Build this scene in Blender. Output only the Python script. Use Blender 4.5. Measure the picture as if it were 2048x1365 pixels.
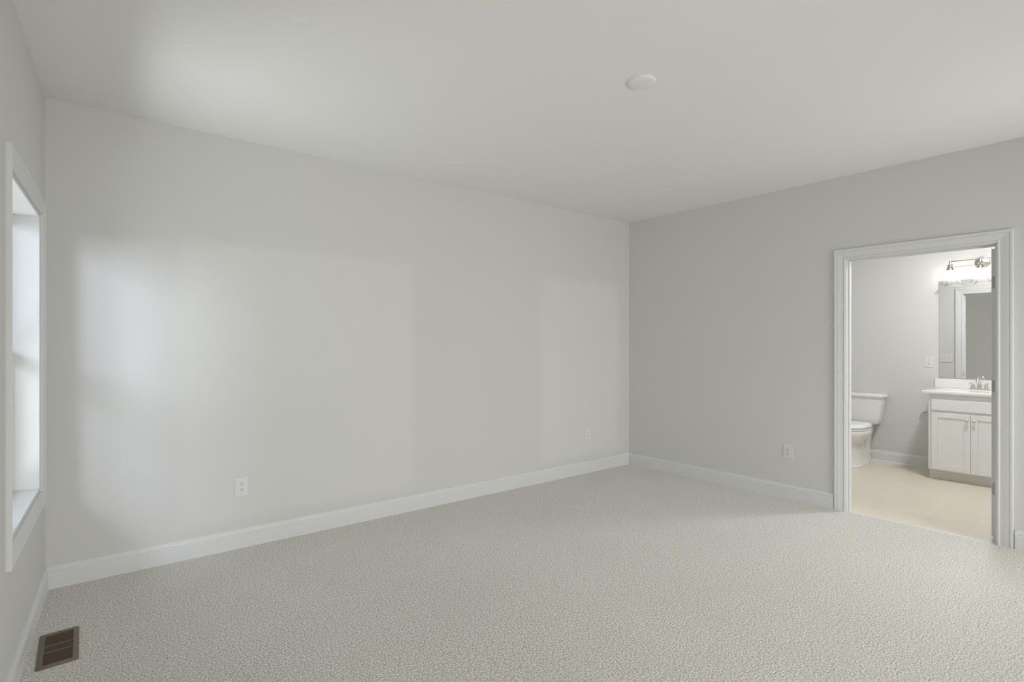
import bpy, bmesh, math, random
from mathutils import Vector, Matrix

PI = math.pi
scene = bpy.context.scene
for o in list(bpy.data.objects):
    bpy.data.objects.remove(o)
COL = scene.collection

# ------------------------------------------------------------------ camera
F_PX = 1030.0
cam_data = bpy.data.cameras.new('camera')
cam_data.sensor_width = 36.0
cam_data.lens = F_PX / 2048.0 * 36.0
cam_data.shift_y = 4.5 / 2048.0
cam_data.clip_start = 0.02
cam = bpy.data.objects.new('camera', cam_data)
COL.objects.link(cam)
cam.location = (0.0, 0.0, 1.374)
cam.rotation_euler = (PI / 2, 0, -math.radians(39.8275))
scene.camera = cam

# ------------------------------------------------------------------ view
vs = scene.view_settings
vs.view_transform = 'Standard'
vs.look = 'None'
vs.exposure = 0.0
vs.gamma = 1.0
vs.use_curve_mapping = False
scene.cycles.max_bounces = 14
scene.cycles.diffuse_bounces = 8
scene.cycles.transparent_max_bounces = 16
scene.cycles.sample_clamp_indirect = 6.0

# ------------------------------------------------------------------ world (overcast sky, dim ground)
world = bpy.data.worlds.new('overcast_sky')
scene.world = world
world.use_nodes = True
wn = world.node_tree.nodes
wl = world.node_tree.links
wn.clear()
w_out = wn.new('ShaderNodeOutputWorld')
w_bg = wn.new('ShaderNodeBackground')
w_tc = wn.new('ShaderNodeTexCoord')
w_sep = wn.new('ShaderNodeSeparateXYZ')
w_ramp = wn.new('ShaderNodeValToRGB')
w_map = wn.new('ShaderNodeMapRange')
w_map.inputs['From Min'].default_value = -1.0
w_map.inputs['From Max'].default_value = 1.0
w_ramp.color_ramp.elements[0].position = 0.47
w_ramp.color_ramp.elements[0].color = (0.24, 0.235, 0.22, 1)
w_ramp.color_ramp.elements[1].position = 0.52
w_ramp.color_ramp.elements[1].color = (0.92, 0.96, 1.0, 1)
wl.new(w_tc.outputs['Generated'], w_sep.inputs[0])
wl.new(w_sep.outputs['Z'], w_map.inputs['Value'])
wl.new(w_map.outputs[0], w_ramp.inputs[0])
wl.new(w_ramp.outputs[0], w_bg.inputs['Color'])
w_bg.inputs['Strength'].default_value = 0.8
wl.new(w_bg.outputs[0], w_out.inputs[0])


def area_light(name, loc, target, sx, sy, power, color=(1, 1, 1), spread=180):
    d = bpy.data.lights.new(name, 'AREA')
    d.shape = 'RECTANGLE'
    d.size = sx
    d.size_y = sy
    d.energy = power
    d.color = color
    d.spread = math.radians(spread)
    o = bpy.data.objects.new(name, d)
    COL.objects.link(o)
    o.location = loc
    v = Vector(target) - Vector(loc)
    o.rotation_euler = v.to_track_quat('-Z', 'Y').to_euler()
    return o


# daylight arriving at the windows (they stand outdoors, beyond the panes)
area_light('daylight_left_window', (-1.35, 1.15, 2.25), (-0.2, 3.0, 1.45), 1.7, 0.8, 112, (0.76, 0.83, 1.0))
area_light('sky_left_window', (-1.6, 3.2, 1.6), (1.0, 3.0, 1.6), 1.6, 1.8, 19, (0.86, 0.92, 1.0))
area_light('ground_bounce_left_window', (-1.25, 3.35, 0.15), (1.0, 2.3, 2.5), 1.8, 1.0, 60, (0.97, 0.985, 1.0))
area_light('daylight_rear_window_left', (1.15, -1.75, 1.38), (1.35, 0.5, 1.35), 1.9, 1.9, 75, (1.0, 0.997, 0.972))
area_light('daylight_rear_window_right', (3.85, -1.75, 1.40), (3.7, 0.5, 1.35), 1.5, 1.9, 77, (1.0, 0.997, 0.972))
sun_d = bpy.data.lights.new('low_hazy_sun', 'SUN')
sun_d.energy = 0.14
sun_d.angle = math.radians(0.9)
sun_d.color = (1.0, 0.99, 0.95)
sun = bpy.data.objects.new('low_hazy_sun', sun_d)
COL.objects.link(sun)
sun.location = (1, -6, 2)
sun.rotation_euler = Vector((math.sin(math.radians(2.0)), 1.0, 0.004)).to_track_quat('-Z', 'Y').to_euler()

# ------------------------------------------------------------------ dimensions
CEIL = 2.743
CL = Vector((-0.1604, 3.8687))           # left / back corner
CR = Vector((4.787, 3.6563))             # right / back corner
TH_BACK = math.radians(-2.4585)
TH_LEFT = math.radians(90 - 2.94)
U_R = 4.787                              # bedroom face of the right wall
U_RB = 4.905                             # bathroom face of the same wall
U_BB = 7.170                             # bathroom back wall
W_REAR = -1.0
ZB = -0.006                              # tile level


def frame(x, y, th, z=0.0):
    return Matrix.Translation((x, y, z)) @ Matrix.Rotation(th, 4, 'Z')


# every wall frame: x to the right as seen from the room, y into the wall, z up
FR_BACK = frame(CL.x, CL.y, TH_BACK)
FR_LEFT = frame(CL.x, CL.y, TH_LEFT)
FR_RIGHT = frame(U_R, 0, -PI / 2)        # x = -w
FR_BATH_SIDE = frame(U_RB, 0, PI / 2)    # x = +w
FR_BATH_BACK = frame(U_BB, 0, -PI / 2, ZB)

# ------------------------------------------------------------------ materials
MATS = {}


def principled(name, color, rough=0.5, metal=0.0, spec=0.5, bump=None, var=None, coat=0.0):
    m = bpy.data.materials.new(name)
    m.use_nodes = True
    nt = m.node_tree
    b = nt.nodes['Principled BSDF']
    b.inputs['Base Color'].default_value = (*color, 1)
    b.inputs['Roughness'].default_value = rough
    b.inputs['Metallic'].default_value = metal
    b.inputs['Specular IOR Level'].default_value = spec
    b.inputs['Coat Weight'].default_value = coat
    tc = nt.nodes.new('ShaderNodeTexCoord')
    if var:
        sc, amt = var
        n = nt.nodes.new('ShaderNodeTexNoise')
        n.inputs['Scale'].default_value = sc
        n.inputs['Detail'].default_value = 3
        nt.links.new(tc.outputs['Object'], n.inputs['Vector'])
        mp = nt.nodes.new('ShaderNodeMapRange')
        mp.inputs['To Min'].default_value = 1 - amt
        mp.inputs['To Max'].default_value = 1 + amt
        nt.links.new(n.outputs['Fac'], mp.inputs['Value'])
        mx = nt.nodes.new('ShaderNodeVectorMath')
        mx.operation = 'SCALE'
        mx.inputs[0].default_value = color
        nt.links.new(mp.outputs[0], mx.inputs['Scale'])
        nt.links.new(mx.outputs[0], b.inputs['Base Color'])
    if bump:
        sc, st, dist = bump
        n2 = nt.nodes.new('ShaderNodeTexNoise')
        n2.inputs['Scale'].default_value = sc
        n2.inputs['Detail'].default_value = 2
        nt.links.new(tc.outputs['Object'], n2.inputs['Vector'])
        bp = nt.nodes.new('ShaderNodeBump')
        bp.inputs['Strength'].default_value = st
        bp.inputs['Distance'].default_value = dist
        nt.links.new(n2.outputs['Fac'], bp.inputs['Height'])
        nt.links.new(bp.outputs[0], b.inputs['Normal'])
    MATS[name] = m
    return m


principled('wall_paint', (0.645, 0.640, 0.627), 0.75, spec=0.25, bump=(260, 0.08, 0.001), var=(3.0, 0.006))
principled('ceiling_paint', (0.795, 0.793, 0.783), 0.85, spec=0.15, bump=(180, 0.08, 0.001), var=(2.0, 0.006))
principled('bath_wall_paint', (0.645, 0.640, 0.627), 0.7, spec=0.25, bump=(260, 0.08, 0.001), var=(3.0, 0.006))
principled('trim_paint', (0.70, 0.703, 0.70), 0.42, spec=0.35, var=(6.0, 0.006))
principled('outlet_plastic', (0.69, 0.69, 0.685), 0.35, spec=0.5)
principled('slot_dark', (0.05, 0.05, 0.05), 0.6)
principled('cabinet_paint', (0.82, 0.82, 0.805), 0.4, spec=0.45, var=(5.0, 0.006))
principled('toe_kick_paint', (0.70, 0.69, 0.655), 0.5)
principled('counter_marble', (0.80, 0.80, 0.78), 0.16, spec=0.5, var=(9.0, 0.012), coat=0.3)
principled('porcelain', (0.80, 0.80, 0.775), 0.10, spec=0.5, coat=0.4, var=(4, 0.004))
principled('seat_plastic', (0.82, 0.82, 0.80), 0.25, spec=0.5)
principled('brushed_nickel', (0.76, 0.735, 0.69), 0.27, metal=1.0, var=(40, 0.03))
principled('chrome', (0.80, 0.80, 0.80), 0.10, metal=1.0)
principled('fixture_nickel', (0.50, 0.47, 0.43), 0.30, metal=1.0)
principled('grey_nickel', (0.36, 0.35, 0.335), 0.28, metal=1.0)
principled('satin_hinge', (0.42, 0.42, 0.41), 0.45, metal=0.85)
principled('mirror_silver', (0.87, 0.875, 0.865), 0.0, metal=1.0)
principled('mirror_edge', (0.62, 0.66, 0.64), 0.2)
principled('register_frame_metal', (0.175, 0.145, 0.105), 0.45, metal=0.25, var=(60, 0.05))
principled('register_louver_metal', (0.075, 0.05, 0.027), 0.5, metal=0.2, var=(60, 0.06))
principled('duct_dark', (0.012, 0.010, 0.008), 0.8)
principled('painted_reflection', (0.66, 0.67, 0.655), 0.3, var=(14, 0.02))
principled('window_vinyl', (0.78, 0.785, 0.79), 0.35)
principled('cover_plastic', (0.79, 0.788, 0.777), 0.45)
principled('outdoor_grass', (0.16, 0.19, 0.10), 0.9, var=(3, 0.3))


def carpet_material():
    m = bpy.data.materials.new('carpet_loop_pile')
    m.use_nodes = True
    nt = m.node_tree
    b = nt.nodes['Principled BSDF']
    b.inputs['Roughness'].default_value = 0.95
    b.inputs['Specular IOR Level'].default_value = 0.05
    b.inputs['Sheen Weight'].default_value = 0.55
    b.inputs['Sheen Roughness'].default_value = 0.45
    tc = nt.nodes.new('ShaderNodeTexCoord')
    n = nt.nodes.new('ShaderNodeTexNoise')
    n.inputs['Scale'].default_value = 135
    n.inputs['Detail'].default_value = 3.0
    n.inputs['Roughness'].default_value = 0.7
    nt.links.new(tc.outputs['Object'], n.inputs['Vector'])
    r = nt.nodes.new('ShaderNodeValToRGB')
    e = r.color_ramp.elements
    e[0].position = 0.37
    e[0].color = (0.25, 0.224, 0.200, 1)
    e[1].position = 0.63
    e[1].color = (0.90, 0.850, 0.785, 1)
    x = r.color_ramp.elements.new(0.5)
    x.color = (0.590, 0.548, 0.503, 1)
    nt.links.new(n.outputs['Fac'], r.inputs[0])
    # broad vacuum / wear tone
    n2 = nt.nodes.new('ShaderNodeTexNoise')
    n2.inputs['Scale'].default_value = 1.6
    n2.inputs['Detail'].default_value = 2
    nt.links.new(tc.outputs['Object'], n2.inputs['Vector'])
    mp = nt.nodes.new('ShaderNodeMapRange')
    mp.inputs['To Min'].default_value = 0.95
    mp.inputs['To Max'].default_value = 1.05
    nt.links.new(n2.outputs['Fac'], mp.inputs['Value'])
    vm = nt.nodes.new('ShaderNodeVectorMath')
    vm.operation = 'SCALE'
    nt.links.new(r.outputs[0], vm.inputs[0])
    nt.links.new(mp.outputs[0], vm.inputs['Scale'])
    nt.links.new(vm.outputs[0], b.inputs['Base Color'])
    n3 = nt.nodes.new('ShaderNodeTexNoise')
    n3.inputs['Scale'].default_value = 135
    n3.inputs['Detail'].default_value = 2
    nt.links.new(tc.outputs['Object'], n3.inputs['Vector'])
    bp = nt.nodes.new('ShaderNodeBump')
    bp.inputs['Strength'].default_value = 0.8
    bp.inputs['Distance'].default_value = 0.006
    nt.links.new(n3.outputs['Fac'], bp.inputs['Height'])
    nt.links.new(bp.outputs[0], b.inputs['Normal'])
    MATS['carpet'] = m


carpet_material()


def tile_material():
    m = bpy.data.materials.new('cream_floor_tile')
    m.use_nodes = True
    nt = m.node_tree
    b = nt.nodes['Principled BSDF']
    b.inputs['Roughness'].default_value = 0.32
    b.inputs['Specular IOR Level'].default_value = 0.4
    tc = nt.nodes.new('ShaderNodeTexCoord')
    mp = nt.nodes.new('ShaderNodeMapping')
    # joints run away from the door at y = 1.033, 1.327, 1.626 ...
    mp.inputs['Location'].default_value = (-4.99, -1.0335 + 0.296 * 4, 0)
    nt.links.new(tc.outputs['Object'], mp.inputs['Vector'])
    br = nt.nodes.new('ShaderNodeTexBrick')
    br.offset = 0.5
    br.squash = 1.0
    br.inputs['Color1'].default_value = (0.665, 0.607, 0.505, 1)
    br.inputs['Color2'].default_value = (0.685, 0.630, 0.530, 1)
    br.inputs['Mortar'].default_value = (0.72, 0.68, 0.60, 1)
    br.inputs['Scale'].default_value = 1.0
    br.inputs['Mortar Size'].default_value = 0.0028
    br.inputs['Mortar Smooth'].default_value = 0.1
    br.inputs['Brick Width'].default_value = 0.592
    br.inputs['Row Height'].default_value = 0.296
    nt.links.new(mp.outputs[0], br.inputs['Vector'])
    n = nt.nodes.new('ShaderNodeTexNoise')
    n.inputs['Scale'].default_value = 7
    n.inputs['Detail'].default_value = 5
    nt.links.new(tc.outputs['Object'], n.inputs['Vector'])
    mr = nt.nodes.new('ShaderNodeMapRange')
    mr.inputs['To Min'].default_value = 0.96
    mr.inputs['To Max'].default_value = 1.04
    nt.links.new(n.outputs['Fac'], mr.inputs['Value'])
    vm = nt.nodes.new('ShaderNodeVectorMath')
    vm.operation = 'SCALE'
    nt.links.new(br.outputs['Color'], vm.inputs[0])
    nt.links.new(mr.outputs[0], vm.inputs['Scale'])
    nt.links.new(vm.outputs[0], b.inputs['Base Color'])
    bp = nt.nodes.new('ShaderNodeBump')
    bp.inputs['Strength'].default_value = 0.25
    bp.inputs['Distance'].default_value = 0.001
    bp.invert = True
    nt.links.new(br.outputs['Fac'], bp.inputs['Height'])
    nt.links.new(bp.outputs[0], b.inputs['Normal'])
    MATS['tile'] = m


tile_material()


def glass_material(name, tint, gloss, frosted=0.0):
    m = bpy.data.materials.new(name)
    m.use_nodes = True
    nt = m.node_tree
    nt.nodes.clear()
    out = nt.nodes.new('ShaderNodeOutputMaterial')
    tr = nt.nodes.new('ShaderNodeBsdfTransparent')
    tr.inputs['Color'].default_value = (*tint, 1)
    gl = nt.nodes.new('ShaderNodeBsdfGlossy')
    gl.inputs['Roughness'].default_value = 0.04
    mix = nt.nodes.new('ShaderNodeMixShader')
    fr = nt.nodes.new('ShaderNodeLayerWeight')
    fr.inputs['Blend'].default_value = gloss
    nt.links.new(fr.outputs['Fresnel'], mix.inputs[0])
    nt.links.new(tr.outputs[0], mix.inputs[1])
    nt.links.new(gl.outputs[0], mix.inputs[2])
    last = mix
    if frosted > 0:
        df = nt.nodes.new('ShaderNodeBsdfTranslucent')
        df.inputs['Color'].default_value = (0.95, 0.95, 0.93, 1)
        m2 = nt.nodes.new('ShaderNodeMixShader')
        m2.inputs[0].default_value = frosted
        nt.links.new(mix.outputs[0], m2.inputs[1])
        nt.links.new(df.outputs[0], m2.inputs[2])
        last = m2
    nt.links.new(last.outputs[0], out.inputs[0])
    MATS[name] = m


glass_material('window_glass', (0.97, 0.98, 0.98), 0.1)
glass_material("shade_glass", (0.98, 0.98, 0.97), 0.10, frosted=0.15)


def emission_material(name, color, strength):
    m = bpy.data.materials.new(name)
    m.use_nodes = True
    nt = m.node_tree
    nt.nodes.clear()
    out = nt.nodes.new('ShaderNodeOutputMaterial')
    em = nt.nodes.new('ShaderNodeEmission')
    em.inputs['Color'].default_value = (*color, 1)
    em.inputs['Strength'].default_value = strength
    nt.links.new(em.outputs[0], out.inputs[0])
    MATS[name] = m


emission_material('bulb_glow', (1.0, 0.90, 0.76), 24.0)
emission_material('added_light_glow', (0.965, 0.98, 0.995), 160.0)


# ------------------------------------------------------------------ mesh helpers
class MB:
    def __init__(self):
        self.bm = bmesh.new()

    def box(self, a, b, bevel=0.0, seg=2):
        x0, x1 = sorted((a[0], b[0]))
        y0, y1 = sorted((a[1], b[1]))
        z0, z1 = sorted((a[2], b[2]))
        t = bmesh.new()
        bmesh.ops.create_cube(t, size=1.0)
        for v in t.verts:
            v.co = Vector(((x0 + x1) / 2 + v.co.x * (x1 - x0), (y0 + y1) / 2 + v.co.y * (y1 - y0),
                           (z0 + z1) / 2 + v.co.z * (z1 - z0)))
        if bevel > 0:
            bmesh.ops.bevel(t, geom=list(t.edges), offset=bevel, segments=seg, profile=0.5, affect='EDGES')
        self._merge(t)
        return self

    def _merge(self, t):
        me = bpy.data.meshes.new('tmp')
        t.to_mesh(me)
        t.free()
        self.bm.from_mesh(me)
        bpy.data.meshes.remove(me)

    def loft(self, rings, cap0=True, cap1=True, closed=True):
        vr = [[self.bm.verts.new(p) for p in r] for r in rings]
        n = len(rings[0])
        for i in range(len(vr) - 1):
            for j in range(n if closed else n - 1):
                k = (j + 1) % n
                self.bm.faces.new((vr[i][j], vr[i][k], vr[i + 1][k], vr[i + 1][j]))
        if cap0:
            self.bm.faces.new(list(reversed(vr[0])))
        if cap1:
            self.bm.faces.new(vr[-1])
        return self

    def lathe(self, prof, c=(0, 0, 0), axis='Z', n=32, cap0=True, cap1=True):
        rings = []
        for r, h in prof:
            ring = []
            for k in range(n):
                t = 2 * PI * k / n
                a, b = r * math.cos(t), r * math.sin(t)
                if axis == 'Z':
                    p = (c[0] + a, c[1] + b, c[2] + h)
                elif axis == 'Y':
                    p = (c[0] + a, c[1] + h, c[2] + b)
                else:
                    p = (c[0] + h, c[1] + a, c[2] + b)
                ring.append(p)
            rings.append(ring)
        return self.loft(rings, cap0, cap1)

    def tube(self, pts, r, n=12, closed=False):
        pts = [Vector(p) for p in pts]
        m = len(pts)
        rs = r if isinstance(r, (list, tuple)) else [r] * m
        rings = []
        up = None
        for i, p in enumerate(pts):
            if closed:
                d = (pts[(i + 1) % m] - pts[i - 1]).normalized()
            elif i == 0:
                d = (pts[1] - p).normalized()
            elif i == m - 1:
                d = (p - pts[i - 1]).normalized()
            else:
                d = (pts[i + 1] - pts[i - 1]).normalized()
            if up is None:
                up = Vector((0, 0, 1)) if abs(d.z) < 0.9 else Vector((1, 0, 0))
            s = d.cross(up)
            if s.length < 1e-5:
                s = d.cross(Vector((0.3, 1, 0.2)))
            s.normalize()
            up = s.cross(d).normalized()
            rings.append([p + (s * math.cos(2 * PI * k / n) + up * math.sin(2 * PI * k / n)) * rs[i] for k in range(n)])
        if closed:
            rings.append(rings[0])
            return self.loft(rings, False, False)
        return self.loft(rings)

    def sphere(self, c, r, seg=24, rings=14, scale=(1, 1, 1)):
        t = bmesh.new()
        bmesh.ops.create_uvsphere(t, u_segments=seg, v_segments=rings, radius=r)
        for v in t.verts:
            v.co = Vector((c[0] + v.co.x * scale[0], c[1] + v.co.y * scale[1], c[2] + v.co.z * scale[2]))
        self._merge(t)
        return self

    def sweep_x(self, prof, x0, x1):
        """closed profile [(y,z)] extruded along x"""
        return self.loft([[(x0, y, z) for y, z in prof], [(x1, y, z) for y, z in prof]])

    def casing(self, x0, x1, z0, z1, prof, sides=(1, 1, 1, 1), closed=True):
        """mitred frame round the opening; prof [(d, t)] d outwards from the inner edge, t off the wall (-y)
        sides: width factors (left, top, right, bottom)"""
        l, t, r, b = sides
        loops = []
        prof = [(prof[0][0], 0.0)] + list(prof) + [(prof[-1][0], 0.0)]
        for d, th in prof:
            if closed:
                pts = [(x0 - d * l, -th, z0 - d * b), (x0 - d * l, -th, z1 + d * t),
                       (x1 + d * r, -th, z1 + d * t), (x1 + d * r, -th, z0 - d * b)]
            else:
                pts = [(x0 - d * l, -th, z0), (x0 - d * l, -th, z1 + d * t),
                       (x1 + d * r, -th, z1 + d * t), (x1 + d * r, -th, z0)]
            loops.append([self.bm.verts.new(p) for p in pts])
        n = 4
        for i in range(len(loops)):
            a, b2 = loops[i], loops[(i + 1) % len(loops)]
            for j in range(n if closed else n - 1):
                k = (j + 1) % n
                self.bm.faces.new((a[j], a[k], b2[k], b2[j]))
        if not closed:
            for j in (0, 3):
                self.bm.faces.new([lp[j] for lp in loops])
        return self

    def build(self, name, mat, parent=None, matrix=None, smooth=None, bevel=None):
        bm = self.bm
        bmesh.ops.recalc_face_normals(bm, faces=bm.faces)
        me = bpy.data.meshes.new(name)
        bm.to_mesh(me)
        bm.free()
        me.materials.append(MATS[mat])
        o = bpy.data.objects.new(name, me)
        COL.objects.link(o)
        if parent:
            o.parent = parent
        if matrix is not None:
            o.matrix_local = matrix
        if smooth:
            for p in me.polygons:
                p.use_smooth = True
            md = o.modifiers.new('edge_split', 'EDGE_SPLIT')
            md.split_angle = math.radians(smooth)
        if bevel:
            md = o.modifiers.new('bevel', 'BEVEL')
            md.width = bevel
            md.segments = 2
            md.limit_method = 'ANGLE'
        return o


def tag(o, label=None, cat=None, group=None, kind=None):
    if label:
        o['label'] = label
    if cat:
        o['category'] = cat
    if group:
        o['group'] = group
    if kind:
        o['kind'] = kind
    return o


def struct(o, label, cat):
    return tag(o, label, cat, kind='structure')


def thing(name, matrix, label, cat, group=None):
    o = bpy.data.objects.new(name, None)
    o.empty_display_size = 0.1
    COL.objects.link(o)
    o.matrix_world = matrix
    return tag(o, label, cat, group)


def wall_with_holes(mb, x0, x1, y0, y1, z0, z1, holes):
    """holes: list of (hx0,hx1,hz0,hz1), not overlapping in x"""
    holes = sorted(holes)
    cur = x0
    for hx0, hx1, hz0, hz1 in holes:
        if hx0 > cur:
            mb.box((cur, y0, z0), (hx0, y1, z1))
        if hz0 > z0:
            mb.box((hx0, y0, z0), (hx1, y1, hz0))
        if hz1 < z1:
            mb.box((hx0, y0, hz1), (hx1, y1, z1))
        cur = hx1
    if cur < x1:
        mb.box((cur, y0, z0), (x1, y1, z1))
    return mb


# ------------------------------------------------------------------ shell
WALL_T = 0.17
# left wall (frame FR_LEFT: x along the wall, 0 at the back corner, y outwards)
WIN_X0, WIN_X1, WIN_Z0, WIN_Z1 = -1.137, -0.208, 0.600, 2.047
mb = wall_with_holes(MB(), -5.2, 0.25, 0.0, WALL_T, 0.0, CEIL, [(WIN_X0, WIN_X1, WIN_Z0, WIN_Z1)])
struct(mb.build('wall_left', 'wall_paint', matrix=FR_LEFT), 'pale grey left wall with the white trimmed window', 'wall')
# back wall (frame FR_BACK)
mb = MB().box((-0.35, 0.0, 0.0), (4.9518 + 0.02, 0.15, CEIL))
struct(mb.build('wall_back', 'wall_paint', matrix=FR_BACK), 'long pale grey back wall with soft window light on it', 'wall')
# right wall with the doorway (frame FR_RIGHT: x = -w)
DO_L, DO_R, DO_H = 1.480, 0.583, 2.055      # finished opening between the jambs
JT = 0.019
mb = wall_with_holes(MB(), -3.85, 1.3, 0.0, U_RB - U_R, 0.0, CEIL, [(-(DO_L + JT), -(DO_R - JT), -0.0, DO_H + JT)])
struct(mb.build('wall_right', 'wall_paint', matrix=FR_RIGHT), 'pale grey right wall around the bathroom doorway', 'wall')
# rear wall behind the camera, two window openings (frame x = -u seen from the room, y = -w)
FR_REAR = frame(0, W_REAR, PI)
REAR_WINS = [(-1.97, -0.25, 0.12, 2.06), (-4.50, -3.25, 0.12, 2.06)]
mb = wall_with_holes(MB(), -4.95, 0.62, 0.0, WALL_T, 0.0, CEIL, REAR_WINS)
struct(mb.build('wall_rear', 'wall_paint', matrix=FR_REAR), 'pale grey rear wall behind the camera with two windows', 'wall')

# bathroom walls
mb = MB().box((-2.62, 0.0, 0.0), (1.1, 0.12, CEIL - ZB))
struct(mb.build('wall_bath_back', 'bath_wall_paint', matrix=FR_BATH_BACK), 'light bathroom wall behind toilet and vanity', 'wall')
mb = MB().box((U_RB - 0.02, 2.60, ZB), (U_BB, 2.72, CEIL))
struct(mb.build('wall_bath_left', 'bath_wall_paint'), 'bathroom side wall beyond the toilet', 'wall')
mb = MB().box((U_RB, -1.12, ZB), (U_BB, -1.0, CEIL))
struct(mb.build('wall_bath_right', 'bath_wall_paint'), 'bathroom side wall beyond the vanity, hidden by the door jamb', 'wall')

# floors and ceiling
mb = MB().box((-0.55, W_REAR - 0.1, -0.10), (U_R, 3.95, 0.0))
floor = struct(mb.build('floor', 'carpet'), 'beige speckled loop pile carpet', 'floor')
mb = MB().box((U_R + 0.010, -1.1, -0.11), (U_BB + 0.05, 2.7, ZB)).box((U_R, -1.1, -0.11), (U_R + 0.010, 2.7, -0.04))
struct(mb.build('floor_bath', 'tile'), 'cream rectangular tile bathroom floor', 'floor')
mb = MB().box((-0.75, -1.3, CEIL), (U_BB + 0.15, 4.2, CEIL + 0.12))
struct(mb.build('ceiling', 'ceiling_paint'), 'plain white ceiling', 'ceiling')

# ------------------------------------------------------------------ baseboards
BBP = [(0, 0.0), (-0.0145, 0.0), (-0.0145, 0.090), (-0.0125, 0.0935), (-0.0125, 0.098), (-0.0140, 0.1005),
       (-0.0130, 0.106), (-0.0095, 0.1115), (-0.0085, 0.1155), (-0.0075, 0.1165), (-0.0075, 0.1225), (-0.0060, 0.127), (0, 0.127)]


def baseboard(name, fr, x0, x1, label, quarter=False):
    mb = MB().sweep_x(BBP, x0, x1)
    if quarter:
        mb.sweep_x([(-0.0145, 0.0)] + [(-0.0145 - 0.014 * math.cos(t), 0.014 * math.sin(t)) for t in
                                       [PI / 2 * k / 5 for k in range(6)]], x0, x1)
    return struct(mb.build(name, 'trim_paint', matrix=fr), label, 'baseboard')


baseboard('baseboard_back', FR_BACK, 0.0, 4.952, 'white moulded baseboard along the back wall')
baseboard('baseboard_left', FR_LEFT, -4.85, -0.0145, 'white moulded baseboard along the left wall under the window')
mb = MB().sweep_x(BBP, -3.64, -1.5695).sweep_x(BBP, -0.4905, 1.0)
struct(mb.build('baseboard_right', 'trim_paint', matrix=FR_RIGHT), 'white moulded baseboard on the right wall either side of the doorway', 'baseboard')
baseboard('baseboard_bath_back', FR_BATH_BACK, -2.60, -1.322, 'white baseboard on the bathroom wall between toilet and vanity', quarter=True)

# ------------------------------------------------------------------ doorway: jamb, stops, casings
CAS = [(0.0, 0.0085), (0.002, 0.0105), (0.008, 0.0115), (0.011, 0.0110), (0.0125, 0.0088), (0.016, 0.0088),
       (0.022, 0.0096), (0.040, 0.0132), (0.050, 0.0150), (0.056, 0.0160), (0.0575, 0.0132), (0.0600, 0.0132),
       (0.064, 0.0172), (0.0690, 0.0180), (0.076, 0.0180), (0.0795, 0.0168), (0.0805, 0.0150)]
D = U_RB - U_R
mb = MB()
# jamb boards in the FR_RIGHT frame
mb.box((-(DO_L + JT), 0.0, ZB), (-DO_L, D, DO_H + JT))
mb.box((-DO_R, 0.0, ZB), (-(DO_R - JT), D, DO_H + JT))
mb.box((-DO_L, 0.0, DO_H), (-DO_R, D, DO_H + JT))
jamb = mb.build('trim_1', 'trim_paint', matrix=FR_RIGHT, bevel=0.0015)
struct(jamb, 'white jamb lining the bathroom doorway', 'door frame')
s0, s1, sp = 0.043, 0.081, 0.011
mb = MB()
mb.box((-DO_L, s0, ZB), (-(DO_L - sp), s1, DO_H))
mb.box((-(DO_R + sp), s0, ZB), (-DO_R, s1, DO_H))
mb.box((-(DO_L - sp), s0, DO_H - sp), (-(DO_R + sp), s1, DO_H))
mb.build('door_stop', 'trim_paint', parent=jamb, bevel=0.002)
mb = MB().box((-(DO_L - 0.0012), 0.086, 0.918), (-(DO_L + 0.001), D + 0.001, 0.978))
tag(mb.build('strike_plate', 'satin_hinge', parent=jamb), 'dull metal strike plate')
RV = 0.006
mb = MB().casing(-(DO_L + RV), -(DO_R - RV), 0.0, DO_H + RV, CAS, closed=False)
struct(mb.build('trim_2', 'trim_paint', matrix=FR_RIGHT), 'white moulded casing round the bathroom doorway, bedroom side', 'door casing')
mb = MB().casing(DO_R - RV, DO_L + RV, ZB, DO_H + RV, CAS, closed=False)
struct(mb.build('trim_3', 'trim_paint', matrix=FR_BATH_SIDE), 'white moulded casing round the doorway, bathroom side, seen in the mirror', 'door casing')
mb = MB().box((U_R + 0.011, DO_R, ZB), (U_R + 0.05, DO_L, ZB + 0.003), bevel=0.001)  # added strip; its pale colour stands in for a bright reflection on the floor
struct(mb.build('trim_4', 'painted_reflection'), 'added pale strip painting the reflected light between carpet and tile in the doorway', 'reflection_strip')

# the open door: swung square into the bathroom, so only its hinge edge shows
DT = 0.0345
dx0 = U_RB + 0.004
dw0 = DO_R + 0.005
mb = MB().box((dx0, dw0, 0.014 + ZB + 0.012), (dx0 + 0.885, dw0 + DT, 2.040))
door = mb.build('door_1', 'trim_paint', bevel=0.002)
struct(door, 'white bathroom door standing open, seen on its hinge edge', 'door')
for side in (-1, 1):
    ypl = dw0 if side < 0 else dw0 + DT
    mb = MB()
    for (a0, a1) in ((0.12, 0.40), (0.49, 0.77)):
        for (z0, z1) in ((0.22, 0.86), (1.00, 1.90)):
            mb.box((dx0 + a0, ypl - 0.002, z0), (dx0 + a1, ypl + 0.002, z1))
            mb.box((dx0 + a0 + 0.035, ypl - 0.004, z0 + 0.035), (dx0 + a1 - 0.035, ypl + 0.004, z1 - 0.035))
    mb.build('panel', 'trim_paint', parent=door, bevel=0.002)
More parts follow.
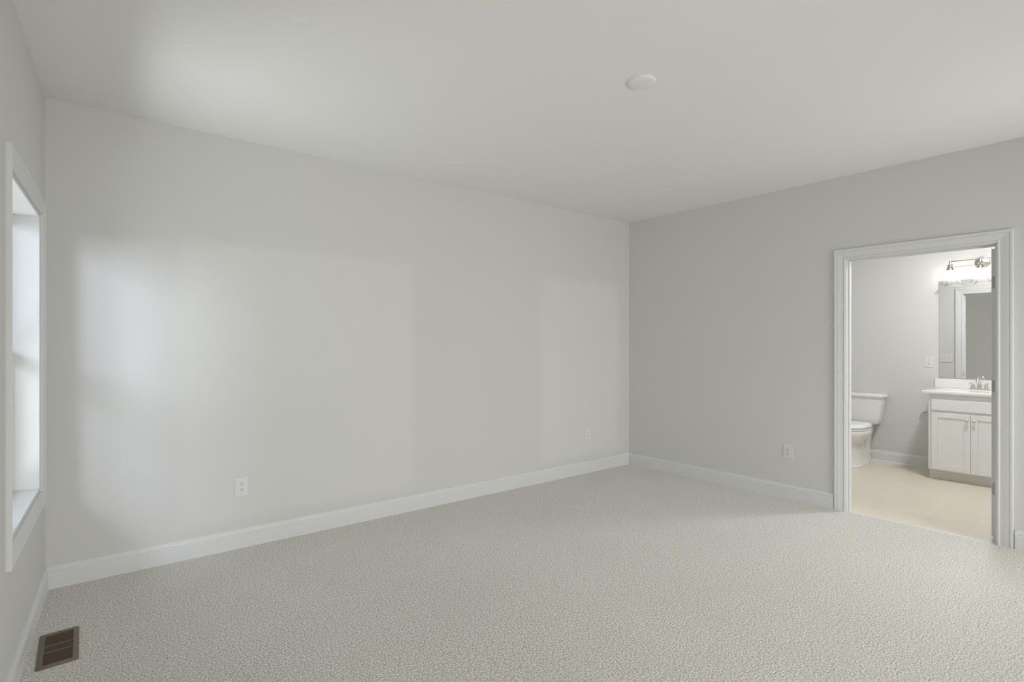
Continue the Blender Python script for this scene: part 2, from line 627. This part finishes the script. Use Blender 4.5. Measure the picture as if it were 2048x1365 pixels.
for zc in (0.352, 1.072, 1.802):
    mb = MB()
    pts = []
    h2, wd = 0.0445, 0.029
    rr = 0.012
    # leaf outline on the door edge, rounded on the side away from the pin
    for k in range(7):
        t = PI / 2 * k / 6
        pts.append((wd - rr + rr * math.sin(t), h2 - rr + rr * math.cos(t)))
    for k in range(7):
        t = PI / 2 * k / 6
        pts.append((wd - rr + rr * math.cos(t), -h2 + rr - rr * math.sin(t)))
    pts.append((0.0, -h2))
    pts.append((0.0, h2))
    mb.loft([[(dx0 - 0.0022, dw0 + 0.001 + a, zc + b) for a, b in pts], [(dx0 + 0.001, dw0 + 0.001 + a, zc + b) for a, b in pts]])
    hg = mb.build('hinge', 'satin_hinge', parent=door)
    tag(hg, 'dull grey metal hinge')
    mb = MB().lathe([(0.0055, -h2), (0.0055, h2)], (dx0 + 0.004, dw0 - 0.007, zc), n=16)
    mb.build('hinge_pin', 'satin_hinge', parent=hg, smooth=40)
for side in (-1, 1):
    y0 = dw0 if side < 0 else dw0 + DT
    mb = MB().lathe([(0.028, 0), (0.028, 0.006 * side), (0.011, 0.012 * side), (0.011, 0.032 * side), (0.024, 0.040 * side),
                     (0.027, 0.054 * side), (0.018, 0.064 * side)], (dx0 + 0.82, y0, 0.94), axis='Y', n=24)
    mb.build('door_knob', 'brushed_nickel', parent=door, smooth=40)


# ------------------------------------------------------------------ windows
def window(name, fr, x0, x1, z0, z1, label, sides=(1, 1, 1, 1), mull=None, depth=WALL_T, single=False):
    """casing + jamb extension + sashes with panes, all in the wall frame"""
    W = MB().casing(x0 - 0.004, x1 + 0.004, z0 - 0.004, z1 + 0.004, CAS, sides=sides)
    root = W.build(name, 'trim_paint', matrix=fr)
    struct(root, label, 'window')
    j = 0.016
    mb = MB()
    mb.box((x0, 0.0, z0), (x0 + j, depth, z1))
    mb.box((x1 - j, 0.0, z0), (x1, depth, z1))
    mb.box((x0 + j, 0.0, z1 - j), (x1 - j, depth, z1))
    mb.box((x0 + j, 0.0, z0), (x1 - j, depth, z0 + j))
    mb.build('jamb_lining', 'trim_paint', parent=root, bevel=0.0015)
    bays = [(x0 + j, x1 - j)]
    if mull:
        m = MB().box((mull - 0.03, 0.10, z0 + j), (mull + 0.03, depth, z1 - j))
        m.build('mullion', 'window_vinyl', parent=root)
        bays = [(x0 + j, mull - 0.03), (mull + 0.03, x1 - j)]
    zm = (z0 + z1) / 2
    for (a, b) in bays:
        for (za, zb, ya) in (((z0 + j, z1 - j, 0.13),) if single else ((z0 + j, zm + 0.02, 0.118), (zm - 0.02, z1 - j, 0.142))):
            f = 0.042
            mb = MB()
            mb.box((a, ya, za), (a + f, ya + 0.022, zb))
            mb.box((b - f, ya, za), (b, ya + 0.022, zb))
            mb.box((a + f, ya, za), (b - f, ya + 0.022, za + f))
            mb.box((a + f, ya, zb - f), (b - f, ya + 0.022, zb))
            s = mb.build('sash', 'window_vinyl', parent=root, bevel=0.002)
            mb = MB().box((a + f, ya + 0.009, za + f), (b - f, ya + 0.013, zb - f))
            mb.build('pane', 'window_glass', parent=s)
    return root


window('window_1', FR_LEFT, WIN_X0, WIN_X1, WIN_Z0, WIN_Z1, 'tall white framed window in the left wall beside the corner', sides=(0.45, 1, 0.86, 1))
window('window_2', FR_REAR, *REAR_WINS[0], 'wide window in the rear wall behind the camera, nearer the left wall', single=True)
window('window_3', FR_REAR, *REAR_WINS[1], 'window in the rear wall behind the camera, nearer the right wall', single=True)

# lawn outside the windows
mb = MB().box((-14, -16, -0.62), (9, 12, -0.60))
struct(mb.build('ground', 'outdoor_grass'), 'lawn outside the windows', 'ground')


# ------------------------------------------------------------------ outlets and switch
def duplex_outlet(fr, x, z, label, ground_up=False, w=0.080, h=0.128):
    t = thing('wall_outlet', fr @ Matrix.Translation((x, 0, z)), label, 'outlet', 'white wall outlets')
    p = MB().box((-w / 2, -0.0055, -h / 2), (w / 2, 0.0, h / 2), bevel=0.0022)
    p.build('cover_plate', 'outlet_plastic', parent=t)
    for s in (-1, 1):
        zc = 0.0195 * s
        ring = []
        for k in range(28):
            a = 2 * PI * k / 28
            ring.append((0.0168 * math.cos(a), max(-0.0142, min(0.0142, 0.0168 * math.sin(a)))))
        mb = MB().loft([[(a, -0.0040, zc + b) for a, b in ring], [(a, -0.0068, zc + b) for a, b in ring],
                        [(a * 0.94, -0.0074, zc + b * 0.94) for a, b in ring]])
        r = mb.build('receptacle', 'outlet_plastic', parent=t)
        g = 1 if ground_up else -1
        mb = MB()
        mb.box((-0.0078, -0.0078, zc - 0.0045 - 0.002 * g), (-0.0055, -0.0060, zc + 0.0045 - 0.002 * g))
        mb.box((0.0055, -0.0078, zc - 0.0038 - 0.002 * g), (0.0078, -0.0060, zc + 0.0038 - 0.002 * g))
        mb.lathe([(0.0029, -0.0078), (0.0029, -0.0060)], (0, 0, zc + 0.0085 * g), axis='Y', n=12)
        mb.build('slots', 'slot_dark', parent=r)
    mb = MB().lathe([(0.0030, -0.0052), (0.0030, -0.0064), (0.0018, -0.0070)], (0, 0, 0), axis='Y', n=12)
    mb.build('screw', 'outlet_plastic', parent=t)
    return t


duplex_outlet(FR_BACK, 0.983, 0.4065, 'white wall outlet low on the back wall, nearer the window', ground_up=True)
duplex_outlet(FR_BACK, 4.280, 0.411, 'faint white wall outlet low on the back wall near the right corner')
duplex_outlet(FR_RIGHT, -1.931, 0.418, 'white wall outlet low on the right wall beside the doorway')

t = thing('wall_outlet', FR_BATH_BACK @ Matrix.Translation((-1.4145, 0, 1.1785)), 'white wall outlet above the countertop, left of the bathroom mirror', 'outlet', 'white wall outlets')
MB().box((-0.039, -0.0055, -0.062), (0.039, 0, 0.062), bevel=0.0022).build('cover_plate', 'outlet_plastic', parent=t)
r = MB().box((-0.0167, -0.0078, -0.0335), (0.0167, -0.004, 0.0335), bevel=0.0012).build('receptacle', 'outlet_plastic', parent=t)
for zc in (0.021, -0.021):
    mb = MB().box((-0.0078, -0.0086, zc - 0.004), (-0.0055, -0.0070, zc + 0.004))
    mb.box((0.0055, -0.0086, zc - 0.004), (0.0078, -0.0070, zc + 0.004))
    mb.lathe([(0.0028, -0.0086), (0.0028, -0.0070)], (0, 0, zc - 0.009), axis='Y', n=12)
    mb.build('slots', 'slot_dark', parent=r)
MB().box((-0.0075, -0.0088, 0.001), (0.0075, -0.0070, 0.0065)).build('test_button', 'outlet_plastic', parent=r)
MB().box((-0.0075, -0.0088, -0.0065), (0.0075, -0.0070, -0.001)).build('reset_button', 'outlet_plastic', parent=r)

t = thing('switch_plate', FR_BATH_SIDE @ Matrix.Translation((1.678, 0, 1.165)), 'white triple switch plate beside the door casing, reflected in the mirror', 'light switch')
MB().box((-0.0815, -0.006, -0.060), (0.0815, 0, 0.060), bevel=0.0022).build('cover_plate', 'outlet_plastic', parent=t)
for k in (-1, 0, 1):
    mb = MB().box((0.046 * k - 0.005, -0.0075, -0.012), (0.046 * k + 0.005, -0.004, 0.012))
    mb.box((0.046 * k - 0.0035, -0.016, 0.001), (0.046 * k + 0.0035, -0.0075, 0.009), bevel=0.001)
    mb.build('toggle', 'outlet_plastic', parent=t)

# ------------------------------------------------------------------ ceiling cover
t = thing('ceiling_cover', Matrix.Translation((2.246, 1.633, CEIL)), 'round white blank cover plate on the ceiling', 'ceiling cover')
MB().lathe([(0.0715, 0.0), (0.0735, -0.004), (0.0725, -0.0085), (0.066, -0.0125), (0.050, -0.0150), (0.02, -0.0160)], n=56).build('cover_disc', 'cover_plastic', parent=t, smooth=50)
for k in (-1, 1):
    MB().lathe([(0.004, -0.0145), (0.004, -0.0160), (0.002, -0.0168)], (0.044 * k, 0, 0), n=12).build('screw', 'cover_plastic', parent=t)

# ------------------------------------------------------------------ floor register
RX0, RX1, RY0, RY1 = -0.153, -0.012, 2.925, 3.263
t = thing('floor_register', Matrix.Translation(((RX0 + RX1) / 2, (RY0 + RY1) / 2, 0.0)), 'brown metal floor register in the carpet under the window', 'floor vent')
hx, hy = (RX1 - RX0) / 2, (RY1 - RY0) / 2


def rrect(hx, hy, r, z, n=6):
    out = []
    for cx, cy, a0 in ((hx - r, hy - r, 0), (-hx + r, hy - r, PI / 2), (-hx + r, -hy + r, PI), (hx - r, -hy + r, 1.5 * PI)):
        for k in range(n + 1):
            a = a0 + PI / 2 * k / n
            out.append((cx + r * math.cos(a), cy + r * math.sin(a), z))
    return out


mb = MB().loft([rrect(hx, hy, 0.008, 0.0005), rrect(hx, hy, 0.008, 0.003), rrect(hx - 0.004, hy - 0.004, 0.006, 0.0055),
                rrect(hx - 0.021, hy - 0.024, 0.002, 0.0055), rrect(hx - 0.022, hy - 0.025, 0.002, 0.001)], cap0=False, cap1=False)
mb.build('frame', 'register_frame_metal', parent=t, smooth=35)
ix, iy = hx - 0.022, hy - 0.025
MB().box((-ix, -iy, 0.0006), (ix, iy, 0.0012)).build('duct_opening', 'duct_dark', parent=t)
mb = MB()
ny = 25
for k in range(ny):
    y = -iy + (k + 0.5) * (2 * iy / ny)
    mb.loft([[(x, y - 0.0050, 0.0018), (x, y + 0.0040, 0.0044), (x, y + 0.0045, 0.0038), (x, y - 0.0046, 0.0012)] for x in (-ix, ix)])
mb.build('louvers', 'register_louver_metal', parent=t)
for yy in (iy - 0.112, -iy + 0.112):
    MB().box((-ix, yy - 0.0035, 0.001), (ix, yy + 0.0035, 0.0056)).build('cross_bar', 'register_frame_metal', parent=t)


# ------------------------------------------------------------------ toilet
def sell(cx, cy, rx, ry, n, z, m=40):
    pts = []
    for k in range(m):
        a = 2 * PI * k / m
        c, s = math.cos(a), math.sin(a)
        pts.append((cx + rx * math.copysign(abs(c) ** (2 / n), c), cy + ry * math.copysign(abs(s) ** (2 / n), s), z))
    return pts


TO_W = 2.015
t = thing('toilet', FR_BATH_BACK @ Matrix.Translation((-TO_W, 0, 0)), 'white two piece toilet against the bathroom wall, half hidden by the jamb', 'toilet')
mb = MB().loft([sell(0, -0.385, 0.112, 0.272, 2.8, 0.0), sell(0, -0.385, 0.114, 0.275, 2.8, 0.012), sell(0, -0.388, 0.102, 0.262, 2.6, 0.030),
                sell(0, -0.393, 0.095, 0.254, 2.5, 0.10), sell(0, -0.398, 0.092, 0.250, 2.4, 0.20), sell(0, -0.410, 0.097, 0.252, 2.3, 0.255),
                sell(0, -0.430, 0.120, 0.260, 2.2, 0.295), sell(0, -0.450, 0.149, 0.266, 2.15, 0.325), sell(0, -0.462, 0.168, 0.270, 2.15, 0.355),
                sell(0, -0.468, 0.174, 0.272, 2.15, 0.380), sell(0, -0.468, 0.174, 0.272, 2.15, 0.404), sell(0, -0.468, 0.168, 0.267, 2.15, 0.414)])
mb.build('bowl', 'porcelain', parent=t, smooth=45)
mb = MB().loft([sell(0, -0.135, 0.075, 0.105, 4, 0.0), sell(0, -0.135, 0.072, 0.10, 4, 0.20), sell(0, -0.135, 0.086, 0.115, 4, 0.31),
                sell(0, -0.140, 0.098, 0.120, 5, 0.36), sell(0, -0.140, 0.105, 0.120, 5, 0.440)])
mb.build('bowl_rear', 'porcelain', parent=t, smooth=45)
mb = MB().loft([sell(0, -0.470, 0.170, 0.270, 2.2, 0.418), sell(0, -0.470, 0.173, 0.273, 2.2, 0.426), sell(0, -0.470, 0.170, 0.270, 2.2, 0.434)])
mb.build('seat', 'seat_plastic', parent=t, smooth=60)
mb = MB().loft([sell(0, -0.468, 0.168, 0.268, 2.2, 0.439), sell(0, -0.468, 0.173, 0.273, 2.2, 0.445), sell(0, -0.468, 0.173, 0.273, 2.2, 0.458),
                sell(0, -0.464, 0.170, 0.262, 2.2, 0.470), sell(0, -0.455, 0.10, 0.17, 2.2, 0.476)])
mb.build('seat_lid', 'seat_plastic', parent=t, smooth=60)
for s in (-1, 1):
    MB().box((s * 0.075 - 0.022, -0.235, 0.430), (s * 0.075 + 0.022, -0.205, 0.466), bevel=0.006).build('seat_hinge', 'seat_plastic', parent=t)


def tank_ring(hx, y0, y1, z, bow=0.012):
    pts = []
    n = 48
    cy, ry = (y0 + y1) / 2, (y1 - y0) / 2
    for k in range(n):
        a = 2 * PI * k / n
        c, s = math.cos(a), math.sin(a)
        x = hx * math.copysign(abs(c) ** (2 / 7), c)
        y = ry * math.copysign(abs(s) ** (2 / 7), s)
        if y < 0:
            y -= bow * (1 - (x / hx) ** 2)
        pts.append((x, cy + y, z))
    return pts


mb = MB().loft([tank_ring(0.145, -0.150, -0.02, 0.440), tank_ring(0.165, -0.163, -0.012, 0.450), tank_ring(0.176, -0.171, -0.010, 0.472),
                tank_ring(0.184, -0.177, -0.010, 0.52), tank_ring(0.203, -0.186, -0.010, 0.64), tank_ring(0.217, -0.192, -0.010, 0.757)])
mb.build('tank', 'porcelain', parent=t, smooth=45)
mb = MB().loft([tank_ring(0.226, -0.200, -0.006, 0.757), tank_ring(0.235, -0.208, -0.004, 0.764), tank_ring(0.236, -0.209, -0.004, 0.782),
                tank_ring(0.230, -0.203, -0.006, 0.794), tank_ring(0.20, -0.175, -0.02, 0.799)])
mb.build('tank_lid', 'porcelain', parent=t, smooth=45)
mb = MB().lathe([(0.013, -0.188), (0.013, -0.206)], (-0.165, 0, 0.705), axis='Y', n=16).tube([(-0.165, -0.209, 0.705), (-0.125, -0.213, 0.700), (-0.095, -0.213, 0.692)], [0.007, 0.006, 0.005])
mb.build('flush_lever', 'chrome', parent=t, smooth=40)
for s in (-1, 1):
    MB().sphere((s * 0.10, -0.30, 0.022), 0.014).build('bolt_cap', 'porcelain', parent=t, smooth=60)

# ------------------------------------------------------------------ vanity cabinet
VW = 0.988
V_F = -0.535              # face frame plane (y) -> u = 6.635
t = thing('vanity_cabinet', FR_BATH_BACK @ Matrix.Translation((-VW, 0, 0)), 'white two door vanity cabinet under the bathroom mirror', 'vanity cabinet')
HWC = 0.328
CT = 0.866                # underside of the countertop
mb = MB()
mb.box((-HWC, V_F + 0.019, 0.098), (-HWC + 0.018, -0.002, CT - 0.002))
mb.box((HWC - 0.018, V_F + 0.019, 0.098), (HWC, -0.002, CT - 0.002))
mb.box((-HWC + 0.018, V_F + 0.019, 0.098), (HWC - 0.018, -0.002, 0.116))
mb.box((-HWC + 0.018, -0.010, 0.116), (HWC - 0.018, -0.002, CT - 0.002))
# face frame
mb.box((-HWC, V_F, 0.098), (-HWC + 0.036, V_F + 0.019, CT - 0.002))
mb.box((HWC - 0.036, V_F, 0.098), (HWC, V_F + 0.019, CT - 0.002))
mb.box((-HWC + 0.036, V_F, 0.098), (HWC - 0.036, V_F + 0.019, 0.124))
mb.box((-HWC + 0.036, V_F, 0.668), (HWC - 0.036, V_F + 0.019, 0.715))
mb.box((-HWC + 0.036, V_F, 0.800), (HWC - 0.036, V_F + 0.019, CT - 0.002))
mb.box((-0.02, V_F, 0.124), (0.02, V_F + 0.019, 0.668))
mb.build('cabinet_body', 'cabinet_paint', parent=t, bevel=0.001)
mb = MB().box((-HWC + 0.002, V_F + 0.052, 0.0), (HWC - 0.002, V_F + 0.066, 0.098))
mb.box((-HWC + 0.002, V_F + 0.066, 0.0), (-HWC + 0.016, -0.02, 0.098)).box((HWC - 0.016, V_F + 0.066, 0.0), (HWC - 0.002, -0.02, 0.098))
tag(mb.build('toe_kick', 'toe_kick_paint', parent=t), 'recessed toe kick')
DRH = 0.300
mb = MB().box((-DRH, V_F - 0.019, 0.706), (DRH, V_F, 0.815), bevel=0.002)
mb.build('drawer_front', 'cabinet_paint', parent=t)
for s in (-1, 1):
    xa, xb = (-DRH, -0.0015) if s < 0 else (0.0015, DRH)
    za, zb = 0.110, 0.683
    st = 0.050
    y0, y1 = V_F - 0.019, V_F
    mb = MB()
    mb.box((xa, y0, za), (xa + st, y1, zb))
    mb.box((xb - st, y0, za), (xb, y1, zb))
    mb.box((xa + st, y0, za), (xb - st, y1, za + st))
    mb.box((xa + st, y0, zb - st), (xb - st, y1, zb))
    mb.box((xa + st, y0 + 0.007, za + st), (xb - st, y1, zb - st))
    d = mb.build('cabinet_door', 'cabinet_paint', parent=t, bevel=0.0015)
    kx = -0.027 if s < 0 else 0.027
    mb = MB().lathe([(0.0055, 0.0), (0.0050, -0.010), (0.0095, -0.014), (0.0150, -0.018), (0.0155, -0.022), (0.011, -0.0265), (0.004, -0.028)],
                    (kx, y0, 0.617 - ZB), axis='Y', n=24)
    tag(mb.build('knob', 'brushed_nickel', parent=d, smooth=40), 'round brushed metal knob')

# ------------------------------------------------------------------ countertop with basin
t = thing('vanity_countertop', FR_BATH_BACK @ Matrix.Translation((-VW, 0, CT)), 'white countertop with an oval basin on the vanity cabinet', 'countertop')
HW = 0.374
Y0, Y1 = -0.565, -0.001
TH = 0.892 - ZB - CT
ea, eb, ecy = 0.215, 0.150, -0.300
mb = MB()
NP = 64
outer, inner = [], []
for k in range(NP):
    a = 2 * PI * k / NP
    c, s = math.cos(a), math.sin(a)
    cy = (Y0 + Y1) / 2
    hx2, hy2 = HW, (Y1 - Y0) / 2
    sc = min(hx2 / max(abs(c), 1e-9), hy2 / max(abs(s), 1e-9))
    outer.append((c * sc, cy + s * sc))
    inner.append((ea * c, ecy + eb * s))
for (c, s) in ((1, 1), (-1, 1), (-1, -1), (1, -1)):      # make sure the corners are exact
    px, py = c * HW, (Y0 + Y1) / 2 + s * (Y1 - Y0) / 2
    i = min(range(NP), key=lambda k: (outer[k][0] - px) ** 2 + (outer[k][1] - py) ** 2)
    outer[i] = (px, py)


def shrink(p, d):
    return (p[0] - math.copysign(min(d, abs(p[0])), p[0]) if abs(abs(p[0]) - HW) < 1e-6 else p[0],
            p[1] + d if abs(p[1] - Y0) < 1e-6 else p[1])


rings = [[(x, y, 0.0) for x, y in inner],
         [(*shrink(p, 0.002), 0.0) for p in outer],
         [(*p, 0.004) for p in outer],
         [(*p, TH - 0.005) for p in outer],
         [(*shrink(p, 0.0015), TH - 0.0015) for p in outer],
         [(*shrink(p, 0.005), TH) for p in outer],
         [(x * 1.02, (y - ecy) * 1.02 + ecy, TH) for x, y in inner],
         [(x, y, TH - 0.003) for x, y in inner]]
mb.loft(rings, False, False)
mb.build('counter_slab', 'counter_marble', parent=t, smooth=30)
prof = [(1.0, TH - 0.003), (0.975, TH - 0.02), (0.90, -0.045), (0.72, -0.085), (0.45, -0.105), (0.12, -0.112)]
outp = [(0.14, -0.122), (0.50, -0.115), (0.77, -0.095), (0.95, -0.050), (1.02, -0.001), (1.02, 0.0)]
mb = MB().loft([[(ea * f * math.cos(2 * PI * k / 48), ecy + eb * f * math.sin(2 * PI * k / 48), z) for k in range(48)] for f, z in prof + outp], True, False)
mb.build('sink_basin', 'counter_marble', parent=t, smooth=45)
mb = MB().lathe([(0.022, -0.113), (0.022, -0.108), (0.016, -0.107), (0.006, -0.105)], (0, ecy, 0), n=24)
mb.build('drain', 'chrome', parent=t, smooth=40)
o = MB().box((-HW, -0.021, 0.0), (HW, -0.001, 0.100), bevel=0.003).build('backsplash', 'counter_marble', matrix=FR_BATH_BACK @ Matrix.Translation((-VW, 0, CT + TH)))
tag(o, 'low white backsplash between countertop and mirror', 'backsplash')

# ------------------------------------------------------------------ faucet
t = thing('faucet', FR_BATH_BACK @ Matrix.Translation((-VW, -0.088, 0.892 - ZB)), 'brushed nickel two handle faucet on the vanity countertop', 'faucet')
mb = MB().loft([sell(0, 0, 0.080, 0.026, 3.2, 0.0), sell(0, 0, 0.080, 0.026, 3.2, 0.009), sell(0, 0, 0.072, 0.019, 3.0, 0.015)])
mb.build('base_plate', 'brushed_nickel', parent=t, smooth=45)
pts = [(0, 0, 0.010), (0, 0, 0.05), (0, -0.004, 0.085), (0, -0.018, 0.112), (0, -0.044, 0.126), (0, -0.074, 0.121), (0, -0.098, 0.100), (0, -0.106, 0.084)]
MB().tube(pts, [0.022, 0.017, 0.015, 0.014, 0.0135, 0.0135, 0.0135, 0.0135], n=20).build('spout', 'brushed_nickel', parent=t, smooth=50)
for s in (-1, 1):
    mb = MB().lathe([(0.0225, 0.012), (0.019, 0.028), (0.014, 0.050), (0.0115, 0.060), (0.009, 0.064)], (0.052 * s, 0, 0), n=24)
    h = mb.build('handle', 'brushed_nickel', parent=t, smooth=45)
    mb = MB().tube([(0.052 * s, 0, 0.060), (0.060 * s, -0.012, 0.066), (0.074 * s, -0.030, 0.070)], [0.006, 0.0055, 0.0045])
    mb.build('lever', 'brushed_nickel', parent=h, smooth=45)

# ------------------------------------------------------------------ mirror
t = thing('wall_mirror', FR_BATH_BACK @ Matrix.Translation((-VW, 0, 0.9985 - ZB)), 'frameless rectangular mirror above the vanity backsplash', 'mirror')
MH = 2.050 - 0.9985
mb = MB().box((-0.344, -0.0012, 0.0), (0.344, -0.006, MH))
mb.build('mirror_edge', 'mirror_edge', parent=t)
mb = MB().box((-0.3425, -0.0061, 0.0015), (0.3425, -0.0068, MH - 0.0015))
mb.build('mirror_glass', 'mirror_silver', parent=t)

# ------------------------------------------------------------------ vanity light
LW = 0.977
t = thing('vanity_light', FR_BATH_BACK @ Matrix.Translation((-LW, 0, 2.211 - ZB)), 'lit three lamp vanity light with clear glass shades above the mirror', 'wall light')
mb = MB().lathe([(0.062, 0.0), (0.062, -0.010), (0.057, -0.018), (0.040, -0.023), (0.015, -0.026)], axis='Y', n=40)
mb.build('back_plate', 'fixture_nickel', parent=t, smooth=40)
BY, BZ = -0.110, 0.029
mb = MB().tube([(0, -0.02, 0.005), (0, -0.06, 0.012), (0, BY, BZ)], 0.008)
mb.tube([(-0.246, BY, BZ), (0.246, BY, BZ)], 0.0058)
mb.build('arm_bar', 'fixture_nickel', parent=t, smooth=40)
for x in (-0.240, 0.0, 0.240):
    mb = MB().lathe([(0.008, 0.010), (0.010, 0.006), (0.010, -0.030), (0.022, -0.036), (0.023, -0.046), (0.019, -0.052), (0.021, -0.060),
                     (0.030, -0.072), (0.033, -0.092), (0.031, -0.097)], (x, BY, BZ), n=28)
    mb.build('socket', 'fixture_nickel', parent=t, smooth=40)
    # bell of clear glass with wall thickness
    pr = [(0.032, -0.090), (0.036, -0.105), (0.043, -0.130), (0.050, -0.165), (0.056, -0.195), (0.066, -0.218), (0.082, -0.234), (0.085, -0.238)]
    pr2 = [(r - 0.0025, z) for r, z in reversed(pr)]
    mb = MB().lathe(pr + pr2, (x, BY, BZ), n=40, cap0=False, cap1=False)
    tag(mb.build('glass_shade', 'shade_glass', parent=t, smooth=60), 'flared clear glass shade')
    mb = MB().sphere((x, BY, BZ - 0.158), 0.029, scale=(1, 1, 1.15)).lathe([(0.013, -0.092), (0.014, -0.12), (0.020, -0.138)], (x, BY, BZ), n=20)
    tag(mb.build('bulb', 'bulb_glow', parent=t, smooth=60), 'glowing warm bulb')

# ------------------------------------------------------------------ paper holder
t = thing('paper_holder', Matrix.Translation((6.60, VW + HWC, 0.672)), 'small metal toilet paper holder on the vanity cabinet side', 'paper holder')
mb = MB().lathe([(0.017, 0.0), (0.017, 0.004), (0.008, 0.008), (0.007, 0.032), (0.009, 0.036)], axis='Y', n=20)
mb.build('post', 'grey_nickel', parent=t, smooth=40)
loop = [(-0.012, 0.030, 0.002), (0.018, 0.028, -0.004), (0.022, 0.034, -0.025), (0.016, 0.040, -0.055), (0.006, 0.044, -0.066), (-0.012, 0.056, -0.076),
        (-0.022, 0.060, -0.070), (-0.022, 0.054, -0.045), (-0.018, 0.042, -0.015)]
MB().tube(loop, 0.0036, closed=True).build('loop', 'grey_nickel', parent=t, smooth=50)

# ------------------------------------------------------------------ unseen light added on the bathroom ceiling to brighten the room
t = thing('added_bath_light', Matrix.Translation((5.95, 0.75, CEIL)), 'unseen round light added overhead to brighten the bathroom', 'added light')
MB().lathe([(0.165, 0.0), (0.165, -0.030), (0.150, -0.034)], n=40).build('light_base', 'cover_plastic', parent=t, smooth=40)
MB().lathe([(0.150, -0.034), (0.140, -0.055), (0.10, -0.072), (0.03, -0.080)], n=40, cap0=False).build('diffuser', 'added_light_glow', parent=t, smooth=40)
